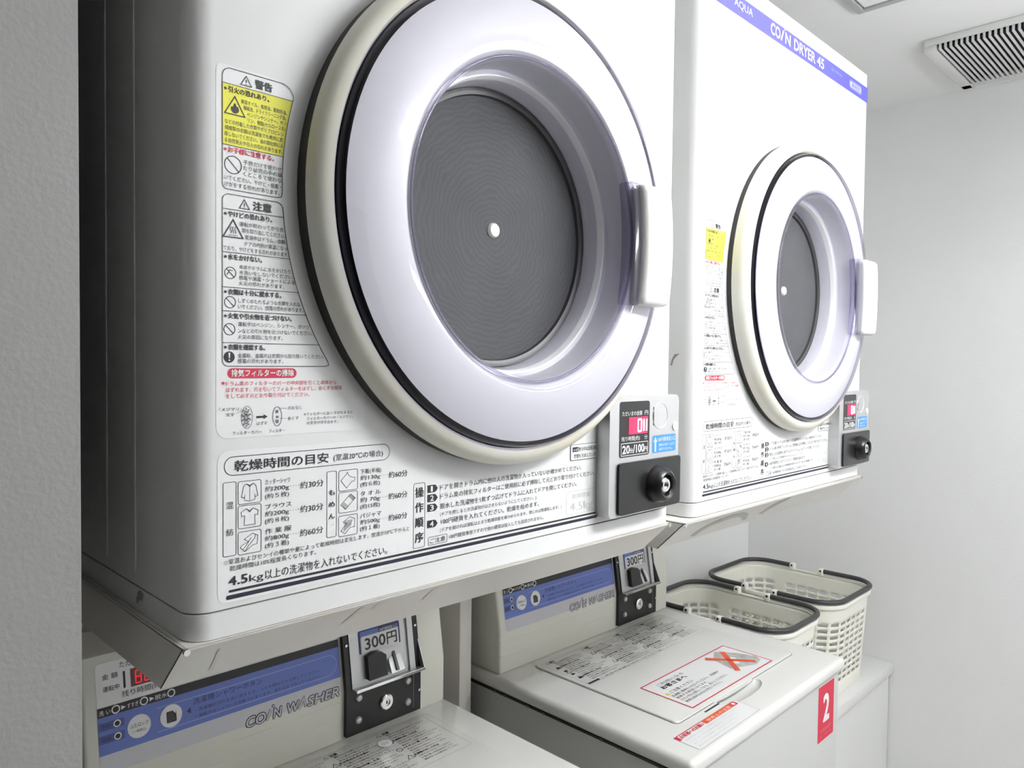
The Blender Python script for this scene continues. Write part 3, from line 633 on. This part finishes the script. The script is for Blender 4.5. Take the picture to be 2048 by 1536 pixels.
# control panel at the back of the top
yl_ = .4090; ps = .160
def py(z): return yl_ if z < -.121 else yl_ + (z + .121) * ps
b = MB(); prof = [(yl_, WZ - .001), (yl_, -.121), (py(.004), .004), (py(.010) + .001, .010), (py(.0125) + .006, .0125), (.515, .0125), (.535, .004), (.545, WZ - .001)]
b.prism(prof, lambda y, z: (.2865, y, z), lambda y, z: (.8065, y, z), CREAMW)
bm = bmesh.new(); bm.from_mesh((t_ := b.build('t', None, (0, 0, 0), smooth=0)).data); bpy.data.objects.remove(t_)
bmesh.ops.bevel(bm, geom=[e for e in bm.edges if len(e.link_faces) == 2 and e.calc_face_angle() > .9], offset=.005, segments=3, profile=.5, affect='EDGES'); bm.verts.index_update()
b = MB(); b.bm(bm, CREAMW); cpan = b.build('control_panel', washer)
PN = lambda u, v, l: (u / 1000, py(v / 1000) - .00018 * l - .0002, v / 1000 - .00003 * l)
k = Ink(PN)
def band(v0, v1, m, lay, u0=302.5, u1=616): k.rect(u0, v0, u1, v1, m, lay)
k.poly(k.rr(302.5, -120, 616, -60, (6, 4, 0, 0)), LILAC, 1); k.poly([(302.5, -121), (616, -121), (616, -47), (302.5, -47)], LILAC, 1) if 0 else None
k.poly(k.rr(302.5, -62, 616, 1, (0, 0, 4, 4)), FILM, 1)
band(-99, -57.6, BLUEW, 2); band(-57.6, -47, INK, 2)
k.text('ただいまの', 328, -8.6, 362, 7); k.text('金 額', 309, -17.6, 326, 6); k.text('運転中', 309.6, -31, 327, 6); k.text('残り時間(約)', 329, -42, 375, 7); k.text('円', 380, -17.6, 386, 6); k.text('分', 380, -31, 386, 6)
k.poly(k.rr(331.4, -32, 333.8, -13, 1), INK, 2); k.rect(339.4, -33, 376, -12.6, LEDDARK, 2)
for u in (345, 355, 365): seg7(k, u, -30, 6, 14, 'abcdefg' if u == 345 else 'abcdef', LEDDIM, 1.6, 3)
for t, a, c in (('洗 い', 304, 316), ('すすぎ', 334, 346.5), ('脱水', 365, 379)): k.text(t, a, -55.6, c, 5.6, WHITEINK)
for u in (321.8, 352.6, 383.9): k.ring(u, -52.6, 4, 1.3, WHITEINK, 3)
for u in (327.6, 359): k.poly([(u, -55), (u, -50.2), (u + 5, -52.6)], WHITEINK, 3)
for v, t in ((-68, '予約'), (-82, '運転')):
    k.rect(302.5, v - 4.5, 330, v + 4.5, NAVYB, 3); k.text(t, 305, v - 2.5, 316, 5, NAVY, 4); k.disc(322.4, v, 4, WHITEINK, 4); k.disc(322.4, v, 2.7, INK, 5)
k.text('ふたロック', 345.8 - 9, -79, 355, 5, INK, 6) if 0 else None
k.stroke([(598 + 13 * math.cos(math.radians(a)), -79 + 13.5 * math.sin(math.radians(a))) for a in range(-90, 91, 15)] + [(366, -65.5)], .7, PALEBLUE, 3); k.line((366, -92.5), (598, -92.5), .7, PALEBLUE, 3)
k.poly([(400.5, -79.5), (405.5, -83), (405.5, -76)], NAVY, 3)
k.text('洗濯槽シャワーボタン', 409, -74.5, 499, 7.4, NAVY); k.text('・洗濯槽の汚れを洗い流すとき、ふたを閉めてから押してください。', 411, -83.4, 584, 4.4, NAVY); k.text('・運転中はシャワーが自動で止まります。終わるまで待ってください。', 411, -90.8, 584, 4.4, NAVY)
def logo(off, m, lay):
    for t, a, c in (('CO', 474, 500.5), ('N', 511, 523.5), ('W', 532, 549.5)): k.text(t, a, -122.8, c, 12.2, m, lay, bold=off, cjk=False, shear=.22)
    k.stroke([(501.5, -122.8), (509, -110)], 2.2 + off * 22, m, lay); k.disc(512, -107, 1.2 + off * 12, m, lay)
    k.stroke([(547, -122.8), (556.5, -110.8), (559, -122.8)], 2.0 + off * 22, m, lay)
    k.text('SHER', 561.5, -122.8, 611, 12.2, m, lay, bold=off, cjk=False, shear=.22)
logo(.075, INK, 3); logo(.018, LILAC, 4)
k.build('panel_sticker', cpan)
for u, name in ((345.8, 'lid_button'), (382.2, 'shower_button')):
    k = Ink(PN); k.disc(u, -78.6, 13.0, FILM, 4); k.ring(u, -78.6, 13.0, .5, PALEBLUE, 5)
    if name == 'lid_button': k.text('ふたロック', u - 10, -79, u + 10, 5, INK, 6); k.text('(一時停止)', u - 7.5, -85, u + 7.5, 3.6, MIDINK, 6)
    else: k.poly(k.rr(u - 5.5, -86, u + 6, -73, 1), INK, 5); [k.line((u - 4.5, -84.5 + i * 2.2), (u + 5 - i, -84 + i * 2.2 + 1.5), .5, MIDINK, 6) for i in range(5)]; k.poly([(u + 1, -72), (u + 6.5, -71), (u + 5, -77)], FILM, 6)
    k.build(name, cpan)
for zz in (-.136, -.160):
    b = MB(); b.rbox(.2875, .6185, yl_ - .0006, yl_ + .002, zz, zz + .0014, .0006, CREAMW, 2); b.build('panel_ridge', cpan)

# coin box
b = MB(); t0 = .0072
prof = [(yl_ - t0, -.1855), (yl_ - t0, -.121), (py(-.012) - t0, -.012), (py(-.012) + .002, -.012), (yl_ + .002, -.121), (yl_ + .002, -.1855)]
b.prism(prof, lambda y, z: (.6195, y, z), lambda y, z: (.7520, y, z), BLACKM); cbx = b.build('coin_box', washer, smooth=20)
def fy(z): return py(z) - t0
CN = lambda u, v, l: (u / 1000, fy(v / 1000) - .00018 * l, v / 1000)
b = MB()
def plate(u0, u1, v0, v1, yoff, m, th=.001):
    b.add([(u0, fy(v0) - yoff, v0), (u1, fy(v0) - yoff, v0), (u1, fy(v1) - yoff, v1), (u0, fy(v1) - yoff, v1),
           (u0, fy(v0) - yoff + th, v0), (u1, fy(v0) - yoff + th, v0), (u1, fy(v1) - yoff + th, v1), (u0, fy(v1) - yoff + th, v1)],
          [(0, 1, 2, 3), (7, 6, 5, 4), (0, 4, 5, 1), (1, 5, 6, 2), (2, 6, 7, 3), (3, 7, 4, 0)], m)
plate(.6285, .7360, -.1195, -.014, .0016, SILVER)
plate(.7290, .7390, -.1195, -.014, .0050, SILVER, .004)
b.rbox(.6285, .7515, fy(-.119) - .0120, fy(-.119), -.1200, -.1180, .0006, SILVER, 2)
b.rbox(.6285, .7515, fy(-.119) - .0128, fy(-.119) - .0112, -.1210, -.1165, .0005, CHROME, 2)
b.prism([(fy(-.119) - .0120, -.1190), (fy(-.119), -.1190), (fy(-.078), -.078)], lambda y, z: (.7505, y, z), lambda y, z: (.7515, y, z), SILVER)
cf = b.build('coin_face', cbx, smooth=0)
CN = lambda u, v, l: (u / 1000, fy(v / 1000) - .0016 - .00018 * l, v / 1000)
k = Ink(CN); k.poly(k.rr(644, -74, 717.5, -41, (1, 1, 4, 4)), NAVY, 1); k.rect(647.5, -74.2, 714, -44, LILAC, 2); k.rect(647.5, -52, 679, -43.5, BLUEW, 3); k.rect(679, -52, 714, -43.5, NAVY, 3); k.text('100円硬貨投入口', 681, -50, 713, 4.6, WHITEINK, 4)
k.rect(649, -73.5, 714.5, -50.5, FILM, 4); k.text('300', 654.5, -69.6, 690, 15.5, INK, 5, cjk=False, bold=.018); k.text('円', 693, -71, 711, 18, INK, 5, bold=.015); k.text('100円', 688, -79, 708, 4, GREYINK, 2)
k.build('price_tag', cf)
b = MB(); b.prism([(652, -110), (684, -110), (684, -81), (676, -75), (664, -73.5), (652, -77)], lambda u, v: (u / 1000, fy(v / 1000) - .011, v / 1000), lambda u, v: (u / 1000, fy(v / 1000) - .001, v / 1000), BLACKP); b.build('coin_return', cf, smooth=30)
b = MB(); b.prism([(692, -111), (716, -110), (716, -92), (713.5, -88.5), (695, -90), (692, -93)], lambda u, v: (u / 1000, fy(v / 1000) - .010 * min(1, (-v - 86) / 18), v / 1000), lambda u, v: (u / 1000, fy(v / 1000) - .0005, v / 1000), SILVER)
b.prism([(700.5, -108), (705, -108), (705, -83), (700.5, -83)], lambda u, v: (u / 1000, fy(v / 1000) - .0022 - .010 * max(0, min(1, (-v - 86) / 18)), v / 1000), lambda u, v: (u / 1000, fy(v / 1000) - .001, v / 1000), BLACKP)
b.build('coin_chute', cf, smooth=30)
for u, v in ((.6395, -.1335), (.7272, -.1345), (.7272, -.1672), (.6390, -.1658)):
    b = MB(); b.lathe([(.0058, yl_ - t0), (.0056, yl_ - t0 - .0014), (.0040, yl_ - t0 - .0032), (.0001, yl_ - t0 - .0040)], u, v, SILVER, 24); b.build('round_bolt', cbx)
for u, v in ((.6245, -.057), (.7475, -.057), (.7490, -.155)):
    b = MB(); b.lathe([(.0022, fy(v)), (.0020, fy(v) - .0012), (.0001, fy(v) - .0016)], u, v, CHROME, 16); b.build('small_rivet', cbx)
b = MB(); b.lathe([(.0115, yl_ - t0), (.0115, yl_ - t0 - .0030), (.0098, yl_ - t0 - .0042), (.0050, yl_ - t0 - .0042), (.0045, yl_ - t0 - .0025), (.0001, yl_ - t0 - .0025)], .6870, -.1540, CHROME, 36)
b.rbox(.6860, .6880, yl_ - t0 - .0028, yl_ - t0 - .002, -.1565, -.1515, 0, BLACKP); b.build('key_lock', cbx)
b = MB(); b.rbox(.7375, .7388, yl_ - t0 - .0006, yl_ - t0 + .001, -.180, -.123, .0004, MIDINK, 2); b.build('door_seam', cbx)
index_children()
washer2 = copy_tree(washer)
washer2.location = (WO[0] + .65, WO[1] + .0073, -.0006)
washer2['label'] = 'cream coin washer with a red 2 tag on its front, beside the laundry baskets'
# differences between the two machines
ORG = WO
k = Ink(lambda u, v, l: (u / 1000, WF + .008 - .00018 * l, v / 1000))
k.rect(712, -325, 781, -224, REDINK, 1); k.text('2', 735, -291, 759, 48, WHITEINK, 2, cjk=False, bold=.03); k.text('洗濯機番号', 722, -310, 772, 7, PINK := mat('pink_ink', (.75, .2, .2), .5), 2); k.text('お一人様一台', 722, -319, 772, 5, PINK, 2)
k.build('number_tag', washer2)
k = Ink(LN); k.disc(652.8, 355.9, 10, FILM, 7); k.text('合格', 647, 352, 658.6, 7, GREYINK, 8); k.build('round_sticker', lid)
b = MB(); random.seed(5)
for i in range(16):
    y_ = .05 + .45 * random.random(); r_ = .0008 + .0012 * random.random()
    b.rbox(WX0 - .0006, WX0 + .002, y_, y_ + r_ * 3, -.2185, -.2185 + r_ * 1.5, .0003, RUST, 1)
b.build('rust_speck', washer2)['kind'] = 'stuff'

# ================================================================ LOW CABINET AND BASKETS
SZ, SF = -.4225 + ZO, .149
ORG = (0, 0, 0)
sh = thing('low_cabinet', 'white low cabinet beside the second washer, carrying both laundry baskets', 'cabinet', (1.79, SF + .2, 0))
ORG = (1.79, SF + .2, 0)
b = MB(); b.rbox(1.482, XR - .001, SF, YB - .001, SZ - .026, SZ, .002, SHELFW, 2); b.build('top_board', sh)
b = MB(); b.rbox(1.490, XR - .004, SF + .012, YB - .004, 0, SZ - .026, .001, SHELFW, 1); b.build('body_panel', sh)

def basket(label, x0, x1, y0, y1, ztop, name='laundry_basket'):
    global ORG
    cx, cy = (x0 + x1) / 2, (y0 + y1) / 2; ORG = (cx, cy, SZ)
    t = thing(name, label, 'basket', ORG, 'ivory laundry baskets')
    H = ztop - SZ; hw, hd, R = (x1 - x0) / 2, (y1 - y0) / 2, .065
    def rim(sc, off=0.0, n=None):
        out = []
        for (sx, sy, a0) in ((1, 1, 0), (-1, 1, 90), (-1, -1, 180), (1, -1, 270)):
            for i in range(13):
                a = math.radians(a0 + 90 * i / 12); out.append((sx * (hw * sc - R) + (R + off) * math.cos(a), sy * (hd * sc - R) + (R + off) * math.sin(a)))
        # resample evenly
        P = out + [out[0]]; D = [0]
        for p, q in zip(P, P[1:]): D.append(D[-1] + math.hypot(q[0] - p[0], q[1] - p[1]))
        N = n or 144; res = []; j = 0
        for i in range(N):
            d = D[-1] * i / N
            while D[j + 1] < d: j += 1
            f = (d - D[j]) / max(1e-9, D[j + 1] - D[j]); res.append((P[j][0] + f * (P[j + 1][0] - P[j][0]), P[j][1] + f * (P[j + 1][1] - P[j][1])))
        return res
    N = 144; zs = [0, .012]; 
    rows = 10; z_lo, z_hi = .03, H - .036
    for r_ in range(rows):
        a = z_lo + (z_hi - z_lo) * r_ / rows; zs += [a, a + (z_hi - z_lo) / rows * .52]
    zs += [z_hi, H - .012, H]
    vs = []; fs = []
    for z_ in zs:
        for x, y in rim(.93 + .07 * z_ / H): vs.append((cx + x, cy + y, SZ + z_))
    for i in range(len(zs) - 1):
        hole_row = zs[i] >= z_lo - 1e-6 and zs[i] < z_hi - 1e-6 and (i % 2 == 0)
        for j in range(N):
            if hole_row and (j % 4) in (0, 1, 2) and (j // 4) % 9 != 8: continue
            fs.append((i * N + j, i * N + (j + 1) % N, (i + 1) * N + (j + 1) % N, (i + 1) * N + j))
    fs.append(tuple(range(N - 1, -1, -1)))
    b = MB(); b.add(vs, fs, BASKET); sh_ = b.build('basket_shell', t, smooth=40)
    so = sh_.modifiers.new('thickness', 'SOLIDIFY'); so.thickness = .0028; so.offset = 0
    b = MB(); pr = [(x + cx, y + cy) for x, y in rim(1.0, .001)]
    q = []
    for o_, z_ in ((0, H - .007), (.0065, H - .008), (.0075, H - .002), (.006, H + .001), (-.003, H + .001), (-.003, H - .002)): q.append([(cx + x, cy + y, SZ + z_) for x, y in rim(1.0, o_)])
    vs = [p for row in q for p in row]; fs = [(i * N + j, i * N + (j + 1) % N, (i + 1) * N + (j + 1) % N, (i + 1) * N + j) for i in range(len(q) - 1) for j in range(N)]
    b.add(vs, fs, BASKET); b.build('rim', t, smooth=50)
    # two bail handles folded flat on the rim
    zh = SZ + H + .009; ym = cy + .01; g = .045; o_ = .003
    for sgn in (1, -1):
        ye = cy + sgn * (hd + o_); rr_ = .062; pts = [(x1 + o_, ym + sgn * g, zh)]
        yy = ye - sgn * rr_
        for i in range(11): a = math.radians(90 * i / 10); pts.append((x1 + o_ - rr_ + rr_ * math.cos(a), yy + sgn * rr_ * math.sin(a), zh))
        for i in range(11): a = math.radians(90 + 90 * i / 10); pts.append((x0 - o_ + rr_ + rr_ * math.cos(a), yy + sgn * rr_ * math.sin(a), zh))
        pts.append((x0 - o_, ym + sgn * g, zh))
        b = MB(); b.tube(pts, .0058, DARKG, 10); hnd = b.build('handle', t, smooth=60)
        for xx in (x0 - o_, x1 + o_):
            b = MB(); b.rbox(xx - .008, xx + .008, ym + sgn * (g - .006) - .007, ym + sgn * (g - .006) + .007, zh - .012, zh + .006, .003, BASKET, 2)
            b.rbox(xx - .0085, xx + .0085, ym + sgn * (g - .006) - .003, ym + sgn * (g - .006) + .003, zh - .002, zh + .004, .001, BLACKP, 1)
            b.build('hinge', hnd)
    t.location.z += .0016
    return t
basket('ivory laundry basket nearer the washer, half hidden behind its top', 1.487, 1.707, .168, .495, -.205 + ZO)
basket('ivory laundry basket by the right wall, its perforated side fully showing', 1.752, 2.015, .166, .500, -.205 + ZO)

# ================================================================ CEILING FITTINGS
ORG = (1.90, -.28, ZC)
vt = thing('air_vent', 'white slatted air vent on the ceiling at the upper right', 'vent', ORG)
vx0, vx1, vy0, vy1, vz = 1.752, 2.045, -.60, .012, ZC - .022
b = MB(); b.rbox(vx0 + .012, vx1 - .012, vy0 + .01, vy1 - .01, ZC - .010, ZC, 0, DEEP)
b.build('cavity_shade', vt)
b = MB()
b.rbox(vx1 - .03, vx1, vy0, vy1, vz, ZC, .004, VENTW, 2)
b.rbox(vx0 + .002, vx1, vy1 - .024, vy1, vz, ZC, .0025, VENTW, 2); b.rbox(vx0 + .002, vx1, vy0, vy0 + .022, vz, ZC, .0025, VENTW, 2)
b.rbox(vx0 - .010, vx0 - .003, vy0, vy1 - .004, ZC - .014, ZC, .003, VENTW, 2)
b.rbox(vx0 + .012, vx1, vy0, vy1, ZC - .012, ZC - .010, 0, DEEP)
b.build('frame', vt)
b = MB(); yy = vy1 - .028
while yy > vy0 + .03:
    b.rbox(vx0 + .004, vx1 - .02, yy - .0048, yy, vz, vz + .003, .001, VENTW, 2); b.rbox(vx0 + .002, vx0 + .008, yy - .0048, yy, vz + .002, ZC - .004, .002, VENTW, 2); yy -= .0098
b.build('grille', vt)
ORG = (1.37, -.09, ZC)
hx0, hx1, hy0, hy1 = 1.22, 1.520, -.25, .058
ht = thing('access_hatch', 'square ceiling access hatch with a grey metal frame at the top edge', 'hatch', ORG)
b = MB()
for a in ((hx0, hx1, hy1 - .014, hy1), (hx0, hx1, hy0, hy0 + .014), (hx0, hx0 + .014, hy0 + .014, hy1 - .014), (hx1 - .014, hx1, hy0 + .014, hy1 - .014)): b.rbox(*a, ZC - .006, ZC, .001, HATCHF, 1)
b.build('frame', ht)
b = MB(); b.rbox(hx0 + .017, hx1 - .017, hy0 + .017, hy1 - .017, ZC - .004, ZC, .001, CEILM, 1); b.build('panel', ht)
ORG = (LAMP['x'], LAMP['y'], ZC)
lt = thing('twin_tube_lamp', 'hanging twin tube fluorescent lamp in front of the dryers', 'lamp', ORG)
X, Y = LAMP['x'], LAMP['y']; lx = LAMP['lx'] / 2; zt_ = ZC - LAMP['drop']
b = MB(); b.rbox(X - lx - .02, X + lx + .02, Y - .02, Y + .02, zt_, zt_ + .02, .004, VENTW, 2); b.build('housing', lt)
for xx in (X - lx * .7, X + lx * .7):
    b = MB(); b.tube([(xx, Y, ZC), (xx, Y, zt_ + .02)], .004, VENTW, 8); b.build('rod', lt)
for yy in (Y - .035, Y + .035):
    b = MB(); b.tube([(X - lx, yy, zt_ - .004), (X + lx, yy, zt_ - .004)], .015, TUBE, 16); b.build('tube', lt)

FILL_TUBE = emit('fill_tube_glow', (0.965, 0.985, 1.0), FILL_LAMP['strength'])  # glow of the added fill light
X, Y = FILL_LAMP['x'], FILL_LAMP['y']; ORG = (X, Y, ZC)
lt2 = thing('added_fill_lamp', 'added unseen fill light near the right wall, shaped as a hanging tube', 'lamp', ORG)
zt_ = ZC - FILL_LAMP['drop']
b = MB(); b.rbox(X - .03, X + .03, Y - .4, Y + .4, zt_, zt_ + .03, .004, VENTW, 2); b.build('housing', lt2)
for yy in (Y - .3, Y + .3):
    b = MB(); b.tube([(X, yy, ZC), (X, yy, zt_ + .03)], .004, VENTW, 8); b.build('rod', lt2)
b = MB(); b.tube([(X, Y - .36, zt_ - .02), (X, Y + .36, zt_ - .02)], .016, FILL_TUBE, 16); b.build('tube', lt2)
